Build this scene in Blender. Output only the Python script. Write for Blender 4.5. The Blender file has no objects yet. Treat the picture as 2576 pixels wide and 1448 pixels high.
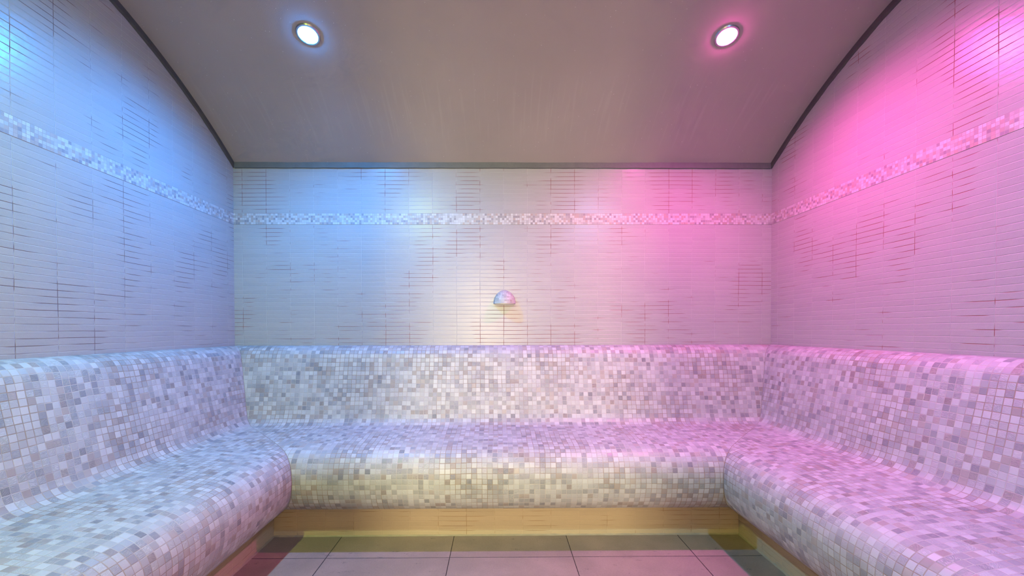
import bpy, bmesh, math, random
from mathutils import Vector, Matrix

random.seed(7)
scene = bpy.context.scene
COL = scene.collection

# ------------------------------------------------------------------ measures
DB = 2.796            # depth of the back wall (camera stands in the doorway at y = 0)
XL, XR = -1.6645, 1.7493
YR = -0.06            # room face of the doorway wall
CAMZ = 1.093
ZBAND = CAMZ + 0.7377          # top of the mosaic border
BANDH = 0.0695
ZSEATBACK = CAMZ - 0.0965      # where the backrests meet the wall tiling
ROW, TILE = 0.0258, 0.15       # wall strip tile module
MOS = 0.0261                   # bench mosaic module


def ceil_z(y, up=0.03):
    s = y - DB
    return 2.115 - 0.655 * s - 0.232 * s * s + up


# ------------------------------------------------------------------ node helper
class NB:
    def __init__(self, name):
        self.m = bpy.data.materials.new(name)
        self.m.use_nodes = True
        self.nt = self.m.node_tree
        self.nt.nodes.clear()
        self.out = self.nt.nodes.new('ShaderNodeOutputMaterial')
        self.bsdf = self.nt.nodes.new('ShaderNodeBsdfPrincipled')
        self.nt.links.new(self.bsdf.outputs[0], self.out.inputs['Surface'])

    def node(self, t, **kw):
        n = self.nt.nodes.new(t)
        for k, v in kw.items():
            setattr(n, k, v)
        return n

    def put(self, sock, v):
        if isinstance(v, bpy.types.NodeSocket):
            self.nt.links.new(v, sock)
        elif v is not None:
            sock.default_value = v

    def math(self, op, a, b=None, c=None, clamp=False):
        n = self.node('ShaderNodeMath', operation=op, use_clamp=clamp)
        self.put(n.inputs[0], a)
        if b is not None: self.put(n.inputs[1], b)
        if c is not None: self.put(n.inputs[2], c)
        return n.outputs[0]

    def vmath(self, op, a, b=None, scale=None):
        n = self.node('ShaderNodeVectorMath', operation=op)
        self.put(n.inputs[0], a)
        if b is not None: self.put(n.inputs[1], b)
        if scale is not None: self.put(n.inputs['Scale'], scale)
        return n.outputs['Value'] if op in ('LENGTH', 'DOT_PRODUCT') else n.outputs[0]

    def sep(self, v):
        n = self.node('ShaderNodeSeparateXYZ'); self.put(n.inputs[0], v)
        return n.outputs
    def comb(self, x, y, z=0.0):
        n = self.node('ShaderNodeCombineXYZ')
        for s, v in zip(n.inputs, (x, y, z)): self.put(s, v)
        return n.outputs[0]

    def smooth(self, v, lo, hi, a=0.0, b=1.0):
        n = self.node('ShaderNodeMapRange', interpolation_type='SMOOTHSTEP')
        self.put(n.inputs[0], v)
        for i, x in enumerate((lo, hi, a, b)): self.put(n.inputs[1 + i], x)
        return n.outputs[0]

    def mix(self, f, a, b, blend='MIX'):
        n = self.node('ShaderNodeMix', data_type='RGBA', blend_type=blend)
        self.put(n.inputs[0], f)
        cs = [s for s in n.inputs if s.type == 'RGBA']
        self.put(cs[0], col(a)); self.put(cs[1], col(b))
        return [s for s in n.outputs if s.type == 'RGBA'][0]

    def noise(self, vec, scale=5.0, detail=2.0, rough=0.5, dims='2D'):
        n = self.node('ShaderNodeTexNoise', noise_dimensions=dims)
        self.put(n.inputs['Vector'], vec)
        n.inputs['Scale'].default_value = scale
        n.inputs['Detail'].default_value = detail
        n.inputs['Roughness'].default_value = rough
        return n.outputs

    def white(self, vec):
        n = self.node('ShaderNodeTexWhiteNoise', noise_dimensions='3D')
        self.put(n.inputs['Vector'], vec)
        return n.outputs

    def ramp(self, f, stops, interp='CONSTANT'):
        n = self.node('ShaderNodeValToRGB')
        cr = n.color_ramp
        cr.interpolation = interp
        while len(cr.elements) < len(stops): cr.elements.new(0.5)
        for e, (p, c) in zip(cr.elements, stops):
            e.position = p; e.color = col(c)
        self.put(n.inputs[0], f)
        return n.outputs[0]

    def uv(self, name='UVMap'):
        return self.node('ShaderNodeUVMap', uv_map=name).outputs[0]

    def bump(self, h, strength=1.0, dist=1.0):
        n = self.node('ShaderNodeBump')
        n.inputs['Strength'].default_value = strength
        n.inputs['Distance'].default_value = dist
        self.put(n.inputs['Height'], h)
        return n.outputs[0]

    def set(self, **kw):
        for k, v in kw.items():
            self.put(self.bsdf.inputs[k.replace('_', ' ')], col(v) if k.endswith('Color') else v)
        return self.m


def col(c):
    return (*c, 1.0) if isinstance(c, (tuple, list)) and len(c) == 3 else c


def simple(name, c, rough=0.5, **kw):
    b = NB(name)
    return b.set(Base_Color=c, Roughness=rough, **kw)


# ------------------------------------------------------------------ materials
def mosaic_mat(name, pitch, stops, half=0.0011, jitter=0.003, cleft=1.0, seed=0.0, mitre=False, pillow=0.0009,
               grout_a=(0.49, 0.45, 0.425), grout_b=(0.33, 0.25, 0.19)):
    b = NB(name)
    uv = b.uv()
    w = b.noise(b.vmath('ADD', uv, (seed * 3.1, seed, seed)), 6.0, 0.0)[1]
    w = b.vmath('MULTIPLY', b.vmath('SUBTRACT', w, (0.5, 0.5, 0.5)), (jitter * 2, jitter * 2, 0.0))
    p = b.vmath('SCALE', b.vmath('ADD', uv, w), scale=1.0 / pitch)
    cell = b.vmath('FLOOR', p)
    fr = b.vmath('FRACTION', p)
    rnd = b.white(b.vmath('ADD', cell, (seed, 11.0 + seed, 3.0)))
    rnd2 = b.white(b.vmath('ADD', cell, (seed + 71.0, 5.0, 9.0)))
    r = b.sep(rnd[1]); q = b.sep(rnd2[1])
    # every tile sits a little off its grid place
    off = b.vmath('SCALE', b.vmath('SUBTRACT', rnd2[1], (0.5, 0.5, 0.5)), scale=0.05)
    lx, ly, _ = b.sep(b.vmath('SUBTRACT', b.vmath('ADD', fr, off), (0.5, 0.5, 0.5)))
    ax, ay = b.math('ABSOLUTE', lx), b.math('ABSOLUTE', ly)
    # rounded box distance, in metres from the module edge
    cr = 0.07
    qx = b.math('MAXIMUM', b.math('SUBTRACT', ax, 0.5 - cr), 0.0)
    qy = b.math('MAXIMUM', b.math('SUBTRACT', ay, 0.5 - cr), 0.0)
    dist = b.math('SUBTRACT', cr, b.math('SQRT', b.math('ADD', b.math('MULTIPLY', qx, qx), b.math('MULTIPLY', qy, qy))))
    inner = b.math('MINIMUM', b.math('SUBTRACT', 0.5, ax), b.math('SUBTRACT', 0.5, ay))
    dm = b.math('MULTIPLY', b.math('MINIMUM', dist, inner), pitch)
    if mitre:
        edge = b.sep(b.uv('Mitre'))[0]
        dm = b.math('MINIMUM', dm, b.math('SUBTRACT', b.math('ABSOLUTE', edge), 0.0004))
    tile = b.smooth(dm, half * 0.75, half * 1.25)
    pil = b.smooth(dm, half * 0.5, half + 0.0022)
    # split-face relief: stretched noise turned a different way on each tile
    ang = b.math('MULTIPLY', b.math('SUBTRACT', b.math('POWER', r[1], 1.0), 0.4), 1.3)
    ca, sa = b.math('COSINE', ang), b.math('SINE', ang)
    rx = b.math('ADD', b.math('MULTIPLY', lx, ca), b.math('MULTIPLY', ly, sa))
    ry = b.math('SUBTRACT', b.math('MULTIPLY', ly, ca), b.math('MULTIPLY', lx, sa))
    cv = b.vmath('ADD', b.comb(b.math('MULTIPLY', rx, 0.7), b.math('MULTIPLY', ry, 5.0), 0.0),
                 b.vmath('SCALE', rnd2[1], scale=60.0))
    cn = b.noise(cv, 1.9, 1.0, 0.55)[0]
    ridge = b.math('ABSOLUTE', b.math('SUBTRACT', cn, 0.5))
    ridge = b.smooth(ridge, 0.0, 0.12)
    amt = b.smooth(q[2], 0.25, 0.95, 0.05, 1.0)
    clf = b.math('MULTIPLY', b.math('MULTIPLY', ridge, amt), 0.0007 * cleft)
    grain = b.math('MULTIPLY', b.noise(uv, 900.0, 0.0)[0], 0.00012)
    h = b.math('ADD', b.math('MULTIPLY', pil, pillow), b.math('MULTIPLY', b.math('ADD', clf, grain), tile))
    base = b.ramp(r[0], stops)
    shade = b.math('ADD', 0.93, b.math('MULTIPLY', q[0], 0.12))
    vein = b.math('ADD', b.math('MULTIPLY', b.math('MULTIPLY', b.math('SUBTRACT', ridge, 1.0), amt), 0.16 * cleft), 1.0)
    sc = b.math('MULTIPLY', shade, vein)
    base = b.mix(1.0, base, b.comb(sc, sc, sc), 'MULTIPLY')
    gn = b.smooth(b.noise(uv, 3.0, 1.0)[0], 0.38, 0.66)
    grout = b.mix(gn, grout_a, grout_b)
    c = b.mix(tile, grout, base)
    rough = b.math('SUBTRACT', 0.75, b.math('MULTIPLY', tile, 0.37))
    return b.set(Base_Color=c, Roughness=rough, Normal=b.bump(h))


def strip_mat(name, base=(0.40, 0.38, 0.372), rough_t=0.27, seed=0.0, light=(0.46, 0.44, 0.43), dirt=(0.25, 0.07, 0.05), lo=0.50, hi=0.68):
    b = NB(name)
    uv = b.uv()
    w = b.noise(b.vmath('ADD', uv, (seed, seed, seed)), 4.0, 0.0)[1]
    w = b.vmath('MULTIPLY', b.vmath('SUBTRACT', w, (0.5, 0.5, 0.5)), (0.004, 0.004, 0.0))
    p = b.vmath('DIVIDE', b.vmath('ADD', uv, w), (TILE, ROW, 1.0))
    cell = b.vmath('FLOOR', p)
    fr = b.sep(b.vmath('FRACTION', p))
    rnd = b.white(b.vmath('ADD', cell, (seed, 2.0, 8.0)))
    r = b.sep(rnd[1])
    ex = b.math('MULTIPLY', b.math('SUBTRACT', 0.5, b.math('ABSOLUTE', b.math('SUBTRACT', fr[0], 0.5))), TILE)
    ey = b.math('MULTIPLY', b.math('SUBTRACT', 0.5, b.math('ABSOLUTE', b.math('SUBTRACT', fr[1], 0.5))), ROW)
    e = b.math('MINIMUM', ex, ey)
    tile = b.smooth(e, 0.0006, 0.0012)
    pil = b.smooth(e, 0.0004, 0.0020)
    sp = b.noise(uv, 300.0, 1.0, 0.6)[0]
    und = b.noise(b.vmath('MULTIPLY', uv, (1.0, 1.6, 1.0)), 38.0, 1.0, 0.6)[0]
    h = b.math('ADD', b.math('MULTIPLY', pil, 0.0007),
               b.math('ADD', b.math('MULTIPLY', sp, 0.00005), b.math('MULTIPLY', und, 0.00035)))
    tilt = b.math('MULTIPLY', b.math('MULTIPLY', b.math('SUBTRACT', r[1], 0.5), b.math('SUBTRACT', fr[1], 0.5)), 0.00022)
    h = b.math('ADD', h, tilt)
    shade = b.math('ADD', 0.965, b.math('ADD', b.math('MULTIPLY', r[0], 0.05), b.math('MULTIPLY', b.math('SUBTRACT', sp, 0.5), 0.10)))
    base = b.mix(1.0, base, b.comb(shade, shade, shade), 'MULTIPLY')
    # joints: pale in places, stained dark red brown in others
    st = b.noise(b.vmath('ADD', b.vmath('MULTIPLY', uv, (3.3, 2.2, 1.0)), (seed * 2, 4.0 + seed, 0.0)), 1.0, 2.0, 0.6)[0]
    st2 = b.noise(b.vmath('ADD', b.vmath('MULTIPLY', uv, (7.0, 38.0, 1.0)), (seed, 1.0, 0.0)), 1.0, 0.0)[0]
    st = b.math('ADD', st, b.math('MULTIPLY', b.math('SUBTRACT', st2, 0.5), 0.35))
    g = b.mix(b.smooth(st, lo, hi), light, dirt)
    c = b.mix(tile, g, base)
    rough = b.math('SUBTRACT', 0.8, b.math('MULTIPLY', tile, 0.8 - rough_t))
    b.bsdf.inputs['Specular IOR Level'].default_value = 0.3
    return b.set(Base_Color=c, Roughness=rough, Normal=b.bump(h))


BENCH_STOPS = [(0.0, (0.510, 0.507, 0.508)), (0.36, (0.443, 0.436, 0.441)), (0.64, (0.376, 0.370, 0.378)),
               (0.83, (0.300, 0.295, 0.311)), (0.895, (0.401, 0.353, 0.332)), (0.96, (0.350, 0.304, 0.286))]
BAND_STOPS = [(0.0, (0.531, 0.522, 0.518)), (0.36, (0.444, 0.426, 0.418)), (0.58, (0.365, 0.339, 0.331)),
              (0.74, (0.296, 0.270, 0.283)), (0.84, (0.418, 0.335, 0.296))]
M_BENCH = [mosaic_mat('bench mosaic %s' % n, MOS, BENCH_STOPS, seed=s, mitre=True) for n, s in (('a', 1.0), ('b', 23.0), ('c', 47.0))]
M_BAND = mosaic_mat('border mosaic', BANDH / 5, BAND_STOPS, half=0.0007, jitter=0.0006, cleft=0.25, seed=5.0, pillow=0.0005,
                    grout_a=(0.48, 0.45, 0.43), grout_b=(0.38, 0.31, 0.28))
M_DOME = mosaic_mat('dome mosaic', 0.0116, BENCH_STOPS, half=0.0007, jitter=0.0004, cleft=0.4, seed=9.0, pillow=0.0006)
M_WALL_B = strip_mat('wall strip tile', seed=2.0)
M_WALL_L = strip_mat('wall strip tile left', seed=31.0, dirt=(0.17, 0.09, 0.08))
M_WALL_R = strip_mat('wall strip tile right', seed=17.0, lo=0.56, hi=0.70)
M_WALL_D = strip_mat('wall strip tile door side', seed=77.0)
M_PLINTH = strip_mat('plinth strip tile', base=(0.48, 0.375, 0.25), seed=51.0, light=(0.53, 0.415, 0.28), dirt=(0.34, 0.2, 0.1), lo=0.5, hi=0.66, rough_t=0.4)


def floor_mat():
    b = NB('floor stone tile')
    uv = b.uv()
    S = 0.594
    p = b.vmath('SCALE', uv, scale=1.0 / S)
    cell = b.vmath('FLOOR', p); fr = b.sep(b.vmath('FRACTION', p))
    r = b.sep(b.white(cell)[1])
    ex = b.math('SUBTRACT', 0.5, b.math('ABSOLUTE', b.math('SUBTRACT', fr[0], 0.5)))
    ey = b.math('SUBTRACT', 0.5, b.math('ABSOLUTE', b.math('SUBTRACT', fr[1], 0.5)))
    e = b.math('MULTIPLY', b.math('MINIMUM', ex, ey), S)
    ew = b.math('ADD', e, b.math('MULTIPLY', b.math('SUBTRACT', b.noise(uv, 60.0, 3.0)[0], 0.5), 0.0012))
    tile = b.smooth(ew, 0.0012, 0.0022)
    big = b.noise(uv, 3.5, 4.0, 0.6)[0]
    fine = b.noise(uv, 130.0, 4.0, 0.65)[0]
    vein = b.noise(b.vmath('MULTIPLY', uv, (9.0, 26.0, 1.0)), 1.0, 4.0, 0.65)[0]
    c = b.mix(b.smooth(big, 0.3, 0.7), (0.35, 0.255, 0.20), (0.28, 0.21, 0.165))
    s = b.math('ADD', 0.78, b.math('ADD', b.math('MULTIPLY', fine, 0.32), b.math('MULTIPLY', r[0], 0.08)))
    c = b.mix(1.0, c, b.comb(s, s, s), 'MULTIPLY')
    crack = b.math('MULTIPLY', b.smooth(vein, 0.66, 0.72), b.smooth(fine, 0.45, 0.6))
    c = b.mix(b.math('MULTIPLY', crack, 0.75), c, (0.10, 0.08, 0.08))
    c = b.mix(tile, (0.035, 0.025, 0.025), c)
    h = b.math('ADD', b.math('MULTIPLY', b.smooth(e, 0.0008, 0.003), 0.0012), b.math('MULTIPLY', fine, 0.0004))
    return b.set(Base_Color=c, Roughness=0.55, Normal=b.bump(h))


def ceiling_mat():
    b = NB('ceiling paint')
    uv = b.uv()
    st = b.noise(b.vmath('MULTIPLY', uv, (46.0, 2.6, 1.0)), 1.0, 3.0, 0.6)[0]
    y = b.sep(uv)[1]
    band = b.math('MULTIPLY', b.smooth(y, 2.15, 2.45), b.smooth(y, 2.795, 2.6))
    streak = b.math('MULTIPLY', b.smooth(st, 0.55, 0.72), band)
    mott = b.noise(uv, 2.2, 3.0)[0]
    c = b.mix(mott, (0.35, 0.30, 0.28), (0.41, 0.355, 0.33))
    c = b.mix(b.math('MULTIPLY', streak, 0.13), c, (0.52, 0.47, 0.43))
    drops = b.node('ShaderNodeTexVoronoi'); drops.inputs['Scale'].default_value = 60.0
    b.put(drops.inputs['Vector'], uv)
    sel = b.sep(drops.outputs['Color'])[0]
    dr = b.math('MULTIPLY', b.smooth(drops.outputs['Distance'], 0.16, 0.05), b.smooth(sel, 0.90, 0.93))
    c = b.mix(b.math('MULTIPLY', dr, 0.5), c, (0.75, 0.70, 0.68))
    fine = b.noise(uv, 320.0, 1.0, 0.6)[0]
    h = b.math('ADD', b.math('MULTIPLY', fine, 0.0003), b.math('MULTIPLY', dr, 0.0006))
    h = b.math('ADD', h, b.math('MULTIPLY', b.noise(uv, 5.0, 2.0)[0], 0.002))
    b.bsdf.inputs['Specular IOR Level'].default_value = 0.25
    return b.set(Base_Color=c, Roughness=b.math('SUBTRACT', 0.85, b.math('MULTIPLY', dr, 0.5)), Normal=b.bump(h))


M_FLOOR = floor_mat()
M_CEIL = ceiling_mat()


def seal_mat(name, a, bb):
    b = NB(name)
    tc = b.node('ShaderNodeTexCoord').outputs['Object']
    n = b.noise(tc, 22.0, 2.0, 0.6, '3D')[0]
    h = b.math('MULTIPLY', b.noise(tc, 60.0, 1.0, 0.5, '3D')[0], 0.0012)
    return b.set(Base_Color=b.mix(n, a, bb), Roughness=0.6, Normal=b.bump(h))


M_SEAL = seal_mat('dark seal strip', (0.125, 0.125, 0.12), (0.175, 0.175, 0.165))
M_SIDE_SEAL = seal_mat('dark side seal strip', (0.06, 0.056, 0.052), (0.10, 0.094, 0.088))
M_BEAD = seal_mat('pale joint bead', (0.40, 0.33, 0.23), (0.27, 0.22, 0.15))
M_STEEL = simple('lamp bezel steel', (0.55, 0.55, 0.56), 0.3, Metallic=1.0)
M_PLATE = simple('cream plate', (0.78, 0.72, 0.6), 0.5)
M_WHITE = simple('corridor paint', (0.90, 0.84, 0.72), 0.6)
M_WOOD = simple('door frame', (0.62, 0.6, 0.56), 0.4)


def emit_mat(name, c, s):
    b = NB(name)
    return b.set(Base_Color=(0.8, 0.8, 0.8), Emission_Color=c, Emission_Strength=s)


# ------------------------------------------------------------------ mesh helpers
def link(name, me, mat=None, parent=None):
    o = bpy.data.objects.new(name, me)
    COL.objects.link(o)
    if mat is not None:
        me.materials.append(mat)
    if parent is not None:
        o.parent = parent
    return o


def mesh(name, verts, faces, mat, parent=None, uvs=None, uv2=None, smooth=False, loc=None):
    """uvs / uv2: one tuple per face corner list, or a function of the vertex index."""
    me = bpy.data.meshes.new(name)
    me.from_pydata([tuple(v) for v in verts], [], faces)
    for nm, src in (('UVMap', uvs), ('Mitre', uv2)):
        if src is None: continue
        lay = me.uv_layers.new(name=nm)
        for poly in me.polygons:
            for li in poly.loop_indices:
                lay.data[li].uv = src(me.loops[li].vertex_index, poly.index)
    bm = bmesh.new(); bm.from_mesh(me)
    bmesh.ops.recalc_face_normals(bm, faces=bm.faces[:])
    bm.to_mesh(me); bm.free()
    if smooth:
        for p in me.polygons: p.use_smooth = True
        if hasattr(me, 'set_sharp_from_angle'):
            me.set_sharp_from_angle(angle=math.radians(38))
    o = link(name, me, mat, parent)
    if loc is not None: o.location = loc
    return o


def box(name, lo, hi, mat, parent=None, uvfun=None):
    x0, y0, z0 = lo; x1, y1, z1 = hi
    v = [(x0, y0, z0), (x1, y0, z0), (x1, y1, z0), (x0, y1, z0), (x0, y0, z1), (x1, y0, z1), (x1, y1, z1), (x0, y1, z1)]
    f = [(0, 3, 2, 1), (4, 5, 6, 7), (0, 1, 5, 4), (1, 2, 6, 5), (2, 3, 7, 6), (3, 0, 4, 7)]
    return mesh(name, v, f, mat, parent, uvs=(lambda vi, pi: uvfun(*v[vi])) if uvfun else None)


def struct(o):
    o['kind'] = 'structure'
    return o


def empty(name, loc, label, cat, group=None):
    o = bpy.data.objects.new(name, None)
    COL.objects.link(o)
    o.location = loc
    o.empty_display_size = 0.05
    o['label'] = label; o['category'] = cat
    if group: o['group'] = group
    return o


# ------------------------------------------------------------------ the room shell
def wall(name, lo, hi, mat, ufun, band, inner):
    """A tiled wall block: one mesh of two stacked boxes, the mosaic border as its child."""
    zt = ZBAND; zb = ZBAND - BANDH
    verts, faces, uvl = [], [], []
    for z0, z1, org in ((lo[2], zb + BANDH * 0.5, zb), (zt - BANDH * 0.5, hi[2], zt)):
        n = len(verts)
        x0, y0 = lo[:2]; x1, y1 = hi[:2]
        vv = [(x0, y0, z0), (x1, y0, z0), (x1, y1, z0), (x0, y1, z0), (x0, y0, z1), (x1, y0, z1), (x1, y1, z1), (x0, y1, z1)]
        verts += vv
        uvl += [(ufun(x, y), z - org) for x, y, z in vv]
        ff = [(0, 1, 5, 4), (1, 2, 6, 5), (2, 3, 7, 6), (3, 0, 4, 7)]
        ff += [(0, 3, 2, 1)] if org == zb else [(4, 5, 6, 7)]
        faces += [tuple(n + i for i in f) for f in ff]
    o = struct(mesh(name, verts, faces, mat, uvs=lambda vi, pi: uvl[vi]))
    bl, bh = band
    box('mosaic_border', (bl[0], bl[1], zb), (bh[0], bh[1], zt), M_BAND, o, lambda x, y, z: (ufun(x, y) + 0.0, z - zb))
    return o


T = 0.12
wall('wall_back', (XL - T, DB, 0), (XR + T, DB + T, 2.75), M_WALL_B, lambda x, y: x - (XL + 0.0548),
     ((XL, DB - 0.0015, 0), (XR, DB + 0.01, 0)), 'y')
wall('wall_left', (XL - T, YR - T, 0), (XL, DB, 2.75), M_WALL_L, lambda x, y: -(y - (DB - 0.0676)),
     ((XL - 0.01, YR, 0), (XL + 0.0015, DB, 0)), 'x')
wall('wall_right', (XR, YR - T, 0), (XR + T, DB, 2.75), M_WALL_R, lambda x, y: -(y - (DB - 0.0651)),
     ((XR - 0.0015, YR, 0), (XR + 0.01, DB, 0)), 'x')

# doorway wall (behind the camera) with its opening
DX0, DX1, DZ = -0.53, 0.43, 2.02
v, f = [], []
for (x0, x1, z0, z1) in ((XL, DX0, 0, 2.75), (DX1, XR, 0, 2.75), (DX0, DX1, DZ, 2.75)):
    n = len(v)
    for y in (YR - T, YR):
        v += [(x0, y, z0), (x1, y, z0), (x1, y, z1), (x0, y, z1)]
    f += [tuple(n + i for i in q) for q in ((0, 1, 2, 3), (7, 6, 5, 4), (0, 4, 5, 1), (1, 5, 6, 2), (2, 6, 7, 3), (3, 7, 4, 0))]
struct(mesh('wall_front', v, f, M_WALL_D, uvs=lambda vi, pi: (v[vi][0], v[vi][2])))
dr = struct(bpy.data.objects.new('door_1', None)); COL.objects.link(dr); dr.location = (0, YR - 0.06, 0)
for x0, x1, z0, z1 in ((DX0, DX0 + 0.05, 0, DZ), (DX1 - 0.05, DX1, 0, DZ), (DX0 + 0.05, DX1 - 0.05, DZ - 0.05, DZ)):
    box('door_frame', (x0, -0.065, z0), (x1, 0.065, z1), M_WOOD, dr)

struct(box('floor', (XL - T, YR - T, -0.1), (XR + T, DB + T, 0.0), M_FLOOR, None,
           lambda x, y, z: (x + 0.2325 + 0.594 * 8, y - 2.0985 + 0.594 * 8)))

# vaulted ceiling
NY = 64
v, f, uvl = [], [], []
for i in range(NY + 1):
    y = (YR - T) + (DB - YR + T) * i / NY
    for x in (XL - 0.02, XR + 0.02):
        for up in (0.0, 0.08):
            v.append((x, y, ceil_z(y) + up)); uvl.append((x, y))
for i in range(NY):
    a = i * 4; c = a + 4
    f += [(a, a + 2, c + 2, c), (a + 1, c + 1, c + 3, a + 3), (a, c, c + 1, a + 1), (a + 2, a + 3, c + 3, c + 2)]
f += [(0, 1, 3, 2), (NY * 4, NY * 4 + 2, NY * 4 + 3, NY * 4 + 1)]
struct(mesh('ceiling', v, f, M_CEIL, uvs=lambda vi, pi: uvl[vi], smooth=True))


# dark seal strips where the vault meets the tiling
def arch_strip(name, xa, xb):
    v, f = [], []
    random.seed(name)
    for i in range(NY * 2 + 1):
        y = YR + (DB - YR) * i / (NY * 2)
        dz = 0.0022 * (math.sin(i * 0.9) * 0.5 + random.random() - 0.5)
        z0 = ceil_z(y, 0.0) + dz; z1 = ceil_z(y) + 0.004
        v += [(xa, y, z0), (xb, y, z0 + 0.004), (xb, y, z1), (xa, y, z1)]
    for i in range(NY * 2):
        a = i * 4; c = a + 4
        for k in range(4):
            f.append((a + k, a + (k + 1) % 4, c + (k + 1) % 4, c + k))
    f += [(0, 3, 2, 1), tuple(len(v) - 4 + k for k in range(4))]
    return struct(mesh(name, v, f, M_SIDE_SEAL))


arch_strip('trim_2', XL, XL + 0.012)
arch_strip('trim_3', XR, XR - 0.012)
v, f = [], []
NX = 120
random.seed(3)
for i in range(NX + 1):
    x = XL + 0.012 + (XR - XL - 0.024) * i / NX
    dz = 0.002 * (math.sin(i * 0.35) + math.sin(i * 0.13 + 1)) * 0.6 + 0.0012 * (random.random() - 0.5)
    z0 = 2.1135 + 0.0006 * math.sin(i); z1 = ceil_z(DB - 0.010) + 0.002
    v += [(x, DB, z0), (x, DB - 0.010, z0 + 0.002), (x, DB - 0.008 - dz * 0.5, z1), (x, DB, z1)]
for i in range(NX):
    a = i * 4; c = a + 4
    for k in range(4):
        f.append((a + k, a + (k + 1) % 4, c + (k + 1) % 4, c + k))
f += [(0, 3, 2, 1), tuple(len(v) - 4 + k for k in range(4))]
struct(mesh('trim_1', v, f, M_SEAL))

# ------------------------------------------------------------------ benches
PROF = [(0.0015, 0.9965), (0.030, 0.9925), (0.058, 0.979), (0.080, 0.957), (0.093, 0.928), (0.106, 0.870), (0.128, 0.765),
        (0.150, 0.660), (0.165, 0.590), (0.180, 0.556), (0.204, 0.536), (0.240, 0.5275), (0.300, 0.522), (0.400, 0.513),
        (0.500, 0.5025), (0.560, 0.492), (0.600, 0.474), (0.630, 0.441), (0.646, 0.398), (0.650, 0.350), (0.645, 0.300),
        (0.631, 0.252), (0.608, 0.213), (0.575, 0.186), (0.530, 0.174), (0.472, 0.172)]
DPL = 0.472                    # plinth face


def catmull(pts, n=6):
    out = []
    for i in range(len(pts) - 1):
        p0 = pts[max(i - 1, 0)]; p1 = pts[i]; p2 = pts[i + 1]; p3 = pts[min(i + 2, len(pts) - 1)]
        for k in range(n):
            t = k / n
            out.append(tuple(0.5 * (2 * b + (c - a) * t + (2 * a - 5 * b + 4 * c - d) * t * t + (3 * b - a - 3 * c + d) * t ** 3)
                             for a, b, c, d in zip(p0, p1, p2, p3)))
    out.append(pts[-1])
    return out


CURVE = catmull(PROF)
ARC = [0.0]
for a, b in zip(CURVE, CURVE[1:]):
    ARC.append(ARC[-1] + math.dist(a, b))
GAP = 0.0015                   # hairline between neighbouring pieces
KL, KR, KB = 1.01, 0.98, 1.0


def cut(i):
    return min(range(len(CURVE)), key=lambda k: math.dist(CURVE[k], PROF[i]))


I_SEAT = cut(11)       # backrest ends, seat begins
I_EDGE = cut(15)       # rolled front edge begins
COLS = (0.0, 0.0015, 0.004, 0.012)


def sweep(name, pts, arcs, closing, where, mat, parent, smooth=True):
    """Sweep a section along one bench; its ends are mitred against the neighbouring benches."""
    sec = list(pts) + list(closing)
    ncur = len(pts)
    arcs = list(arcs) + [arcs[-1]] * len(closing)
    verts, uvl, mit = [], [], []
    ncol = 0
    for (d, z), s in zip(sec, arcs):
        if where == 'back':
            a, b = XL + d * KL + 0.0005, XR - d * KR - 0.0005
            us = [a + c for c in COLS] + [a + (b - a) * k / 12 for k in range(1, 12)] + [b - c for c in reversed(COLS)]
            row = [(u, DB - d * KB, z) for u in us]
            mm = [min(u - a, b - u) for u in us]
        else:
            b = DB - d * KB - 0.0005; a = YR + GAP
            us = [a + (b - a) * k / 12 for k in range(12)] + [b - c for c in reversed(COLS)]
            x = XL + d * KL if where == 'left' else XR - d * KR
            row = [(x, u, z) for u in us]
            mm = [b - u for u in us]
        ncol = len(row)
        verts += row
        uvl += [(u, -s) for u in us]
        mit += [(m, 0.0) for m in mm]
    faces = []
    n = len(sec)
    for i in range(n):
        j = (i + 1) % n
        for k in range(ncol - 1):
            faces.append((i * ncol + k, i * ncol + k + 1, j * ncol + k + 1, j * ncol + k))
    faces.append(tuple(i * ncol for i in range(n)))
    faces.append(tuple(i * ncol + ncol - 1 for i in reversed(range(n))))
    bx, by = parent.location.x, parent.location.y
    verts = [(x - bx, y - by, z) for x, y, z in verts]
    return mesh(name, verts, faces, mat, parent, uvs=lambda vi, pi: uvl[vi], uv2=lambda vi, pi: mit[vi], smooth=smooth)


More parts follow.
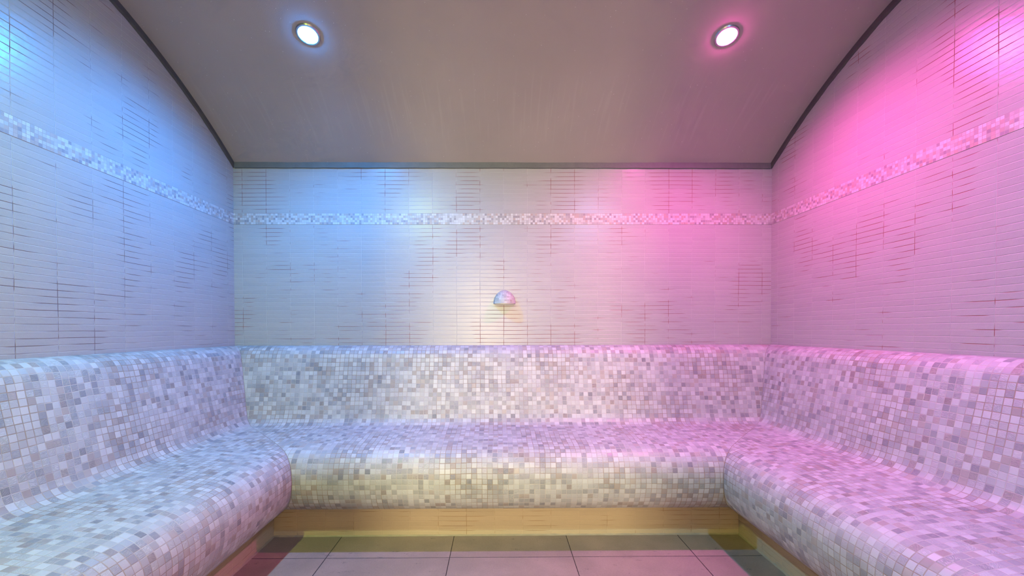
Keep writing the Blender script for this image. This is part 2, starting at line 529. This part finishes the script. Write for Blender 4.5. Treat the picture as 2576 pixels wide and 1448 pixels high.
def bench(name, where, label, mat, loc):
    root = empty(name, loc, label, 'bench', 'mosaic benches round the steam room')
    ze = CURVE[I_SEAT][1] - 0.03
    sweep('backrest', CURVE[:I_SEAT + 1], ARC[:I_SEAT + 1], [(GAP, ze)], where, mat, root)
    zs = 0.44
    de = CURVE[I_EDGE][0]
    sweep('seat', CURVE[I_SEAT:I_EDGE + 1], ARC[I_SEAT:I_EDGE + 1], [(de, 0.45), (GAP, 0.45), (GAP, ze)], where, mat, root)
    sweep('front_edge', CURVE[I_EDGE:], ARC[I_EDGE:], [(DPL, 0.45)], where, mat, root)
    # tiled plinth below
    prof = [(GAP, zs), (DPL, zs), (DPL, 0.0), (GAP, 0.0)]
    v, f, uvl = [], [], []
    for d, z in prof:
        if where == 'back':
            row = [(XL + d * KL + 0.0005, DB - d), (XR - d * KR - 0.0005, DB - d)]
        else:
            x = XL + d * KL if where == 'left' else XR - d * KR
            row = [(x, YR + GAP), (x, DB - d - 0.0005)]
        for x, y in row:
            v.append((x - loc[0], y - loc[1], z))
            u = x + 0.617 if where == 'back' else y - (DB - DPL - 0.06)
            uvl.append((u, z))
    for i in range(4):
        j = (i + 1) % 4
        f.append((i * 2, i * 2 + 1, j * 2 + 1, j * 2))
    f += [(0, 2, 4, 6), (7, 5, 3, 1)]
    mesh('plinth', v, f, M_PLINTH, root, uvs=lambda vi, pi: uvl[vi])
    # pale bead of grout where the plinth meets the floor
    v, f = [], []
    random.seed(name)
    N = 90
    for i in range(N + 1):
        t = i / N
        r = 0.005 + 0.003 * random.random()
        for d, z in ((DPL, 0.0), (DPL, r), (DPL + r * 0.45, r * 0.45), (DPL + r, 0.0)):
            if where == 'back':
                a, b = XL + d * KL + 0.0005, XR - d * KR - 0.0005
                x, y = a + (b - a) * t, DB - d
            else:
                x = XL + d * KL if where == 'left' else XR - d * KR
                y = YR + GAP + (DB - d - YR - GAP - 0.0005) * t
            v.append((x - loc[0], y - loc[1], z))
    for i in range(N):
        a = i * 4; c = a + 4
        for k in range(4):
            f.append((a + k, a + (k + 1) % 4, c + (k + 1) % 4, c + k))
    f += [(0, 3, 2, 1), tuple(len(v) - 4 + k for k in range(4))]
    mesh('grout_bead', v, f, M_BEAD, root, smooth=True)
    return root


bench('steam_room_bench', 'back', 'long curved mosaic bench across the back wall, between the two side benches', M_BENCH[0], ((XL + XR) / 2, DB, 0))
bench('steam_room_bench', 'left', 'curved mosaic bench along the left wall, washed in blue light', M_BENCH[1], (XL, (YR + DB) / 2, 0))
bench('steam_room_bench', 'right', 'curved mosaic bench along the right wall, washed in pink light', M_BENCH[2], (XR, (YR + DB) / 2, 0))

# ------------------------------------------------------------------ domed cover on the back wall
DOMX, DOMZ = 0.0444, 1.2585
root = empty('outlet_cover', (DOMX, DB, DOMZ), 'small half dome cover clad in mosaic tiles, alone on the back wall', 'cover')
v, f, uvl = [], [], []
NU, NV = 32, 12
RX, RY, RZ = 0.0708, 0.066, 0.086
for shell in (1.0, 0.9):
    for j in range(NV + 1):
        th = math.pi / 2 * j / NV
        for i in range(NU + 1):
            ph = math.pi * i / NU
            v.append((-RX * shell * math.cos(ph) * math.cos(th), -RY * shell * math.sin(ph) * math.cos(th), RZ * shell * math.sin(th)))
            uvl.append((ph * 0.0452, th * 0.0814))
W = NU + 1; S = W * (NV + 1)
for j in range(NV):
    for i in range(NU):
        a = j * W + i
        q = (a, a + 1, a + W + 1, a + W)
        f.append(q); f.append(tuple(S + k for k in reversed(q)))
for i in range(NU):
    f.append((i, S + i, S + i + 1, i + 1))
shell = mesh('shell', v, f, M_DOME, root, uvs=lambda vi, pi: uvl[vi], smooth=True)
v = [(-RX * 0.88 * math.cos(math.pi * i / 24), -RY * 0.88 * math.sin(math.pi * i / 24), z) for z in (-0.005, 0.002) for i in range(25)]
f = [(i, i + 1, 26 + i, 25 + i) for i in range(24)] + [tuple(range(25)), tuple(reversed(range(25, 50))), (24, 0, 25, 49)]
mesh('base_lip', v, f, M_PLATE, root)['label'] = 'cream lip under the dome'

# ------------------------------------------------------------------ ceiling lights
LY = 2.10
LROWS = 0.53


def ceiling_light(x, y, label, c, watts, emit, spot=162, blend=0.45, rad=0.05):
    z = ceil_z(y)
    g = -0.655 - 0.464 * (y - DB)
    n = Vector((0, g, -1)).normalized()          # out of the ceiling, into the room
    root = empty('ceiling_light', (x, y, z), label, 'ceiling light', 'round lights set in the vaulted ceiling')
    root.rotation_euler = n.to_track_quat('-Z', 'Y').to_euler()
    # bezel ring and domed lens, local -Z points into the room
    ring = [(0.042, 0.004), (0.042, -0.004), (0.045, -0.007), (0.052, -0.006), (0.056, -0.001), (0.056, 0.004)]
    v, f = [], []
    N = 48
    for i in range(N):
        a = 2 * math.pi * i / N
        v += [(r * math.cos(a), r * math.sin(a), zz) for r, zz in ring]
    m = len(ring)
    for i in range(N):
        j = (i + 1) % N
        for k in range(m):
            f.append((i * m + k, i * m + (k + 1) % m, j * m + (k + 1) % m, j * m + k))
    mesh('bezel', v, f, M_STEEL, root, smooth=True)
    v, f = [(0, 0, -0.020)], []
    rings = 6
    for j in range(1, rings + 1):
        th = math.pi / 2 * j / rings
        for i in range(N):
            a = 2 * math.pi * i / N
            v.append((0.0425 * math.sin(th) * math.cos(a), 0.0425 * math.sin(th) * math.sin(a), -0.020 * math.cos(th) - 0.0))
    for i in range(N):
        f.append((0, 1 + i, 1 + (i + 1) % N))
    for j in range(rings - 1):
        for i in range(N):
            a = 1 + j * N + i; b = 1 + j * N + (i + 1) % N
            f.append((a, a + N, b + N, b))
    f.append(tuple(1 + (rings - 1) * N + i for i in range(N)))
    mesh('lens', v, f, emit_mat('lit lens', c, emit), root, smooth=True)
    ld = bpy.data.lights.new('lamp_beam', 'SPOT')
    ld.energy = watts; ld.color = c
    ld.spot_size = math.radians(spot); ld.spot_blend = blend
    ld.shadow_soft_size = 0.03
    lo = bpy.data.objects.new('lamp_beam', ld); COL.objects.link(lo)
    lo.parent = root; lo.location = (0, 0, -0.026)
    if y > 1.0:       # the pair near the back wall is swivelled towards plumb
        aim = n.lerp(Vector((0, 0, -1)), 0.62).normalized()
        lo.rotation_euler = (root.rotation_euler.to_matrix().inverted() @ aim.to_track_quat('-Z', 'Y').to_matrix()).to_euler()
    return root


# per lamp: colour, watts, lens glow, cone angle, cone blend
LAMPS = {
    'blue': ((0.015, 0.29, 1.0), 176, 230, 168, 0.7),
    'pink': ((1.0, 0.08, 0.55), 144, 200, 166, 0.8),
    'amber': ((0.68, 1.0, 0.15), 100, 130, 160, 0.8),
    'green': ((0.28, 0.52, 1.0), 104, 150, 160, 0.8),
    'door': ((1.0, 0.87, 0.52), 60),
}
ceiling_light(-0.891, LY, 'round ceiling light shining blue, upper left of the vault', *LAMPS['blue'])
ceiling_light(1.093, LY, 'round ceiling light shining magenta pink, upper right of the vault', *LAMPS['pink'])
ceiling_light(-0.88, LROWS, 'round yellow green ceiling light near the doorway, on the left bench side', *LAMPS['amber'])
ceiling_light(1.04, LROWS, 'round pale blue ceiling light near the doorway, on the right bench side', *LAMPS['green'])

# ------------------------------------------------------------------ lit corridor beyond the open doorway
CY0, CY1 = YR - T, -3.75
struct(box('wall_corridor_end', (-1.1, CY1 - 0.1, 0), (1.0, CY1, 2.5), M_WHITE))
struct(box('wall_corridor_left', (-1.2, CY1 - 0.1, 0), (-1.1, CY0, 2.5), M_WHITE))
struct(box('wall_corridor_right', (1.0, CY1 - 0.1, 0), (1.1, CY0, 2.5), M_WHITE))
struct(box('ceiling_corridor', (-1.2, CY1 - 0.1, 2.5), (1.1, CY0, 2.6), M_WHITE))
struct(box('floor_corridor', (-1.2, CY1 - 0.1, -0.1), (1.1, CY0, 0.0), M_WHITE))
# tall frosted window, brightly lit, at the far end of the corridor
WX0, WX1, WZ0, WZ1 = -0.58, -0.02, 0.25, 2.2
wn = struct(bpy.data.objects.new('window_1', None)); COL.objects.link(wn); wn.location = (0, CY1, 0)
for x0, x1, z0, z1 in ((WX0 - 0.05, WX0, WZ0 - 0.05, WZ1 + 0.05), (WX1, WX1 + 0.05, WZ0 - 0.05, WZ1 + 0.05),
                       (WX0, WX1, WZ1, WZ1 + 0.05), (WX0, WX1, WZ0 - 0.05, WZ0)):
    box('window_frame', (x0, 0.0, z0), (x1, 0.04, z1), M_WOOD, wn)
box('frosted_pane', (WX0, 0.004, WZ0), (WX1, 0.014, WZ1), emit_mat('lit frosted glass', *LAMPS['door']), wn)

# ------------------------------------------------------------------ camera
F, CX, CY = 1104.703, 1261.051, 845.109
yw, pt, rl = 0.0085, -0.0142, -0.0019
fw = Vector((math.cos(pt) * math.sin(yw), math.cos(pt) * math.cos(yw), math.sin(pt)))
R = Vector((math.cos(yw), -math.sin(yw), 0.0))
U = Vector((-math.sin(pt) * math.sin(yw), -math.sin(pt) * math.cos(yw), math.cos(pt)))
R2 = math.cos(rl) * R + math.sin(rl) * U
U2 = -math.sin(rl) * R + math.cos(rl) * U
cam = bpy.data.cameras.new('camera')
cam.sensor_fit = 'HORIZONTAL'; cam.sensor_width = 36.0
cam.lens = F * 36.0 / 2576.0
cam.shift_x = (1288 - CX) / 2576.0
cam.shift_y = (CY - 724) / 2576.0
cam.clip_start = 0.02
co = bpy.data.objects.new('camera', cam); COL.objects.link(co)
M = Matrix((( R2.x, U2.x, -fw.x), (R2.y, U2.y, -fw.y), (R2.z, U2.z, -fw.z))).to_4x4()
M.translation = (0, 0, CAMZ)
co.matrix_world = M
scene.camera = co

# ------------------------------------------------------------------ world and view
w = bpy.data.worlds.new('world'); scene.world = w
w.use_nodes = True
w.node_tree.nodes['Background'].inputs[0].default_value = (0.0, 0.0, 0.0, 1)
scene.view_settings.view_transform = 'Standard'
scene.view_settings.look = 'None'
scene.view_settings.gamma = 1.0
scene.view_settings.exposure = 0.08
scene.view_settings.use_curve_mapping = False
scene.cycles.use_denoising = True
scene.cycles.diffuse_bounces = 4
scene.cycles.sample_clamp_indirect = 6.0
scene.cycles.max_bounces = 4
scene.cycles.glossy_bounces = 2
scene.cycles.transmission_bounces = 1
scene.cycles.caustics_refractive = False
scene.cycles.use_adaptive_sampling = True
scene.cycles.adaptive_threshold = 0.07
scene.cycles.adaptive_min_samples = 20
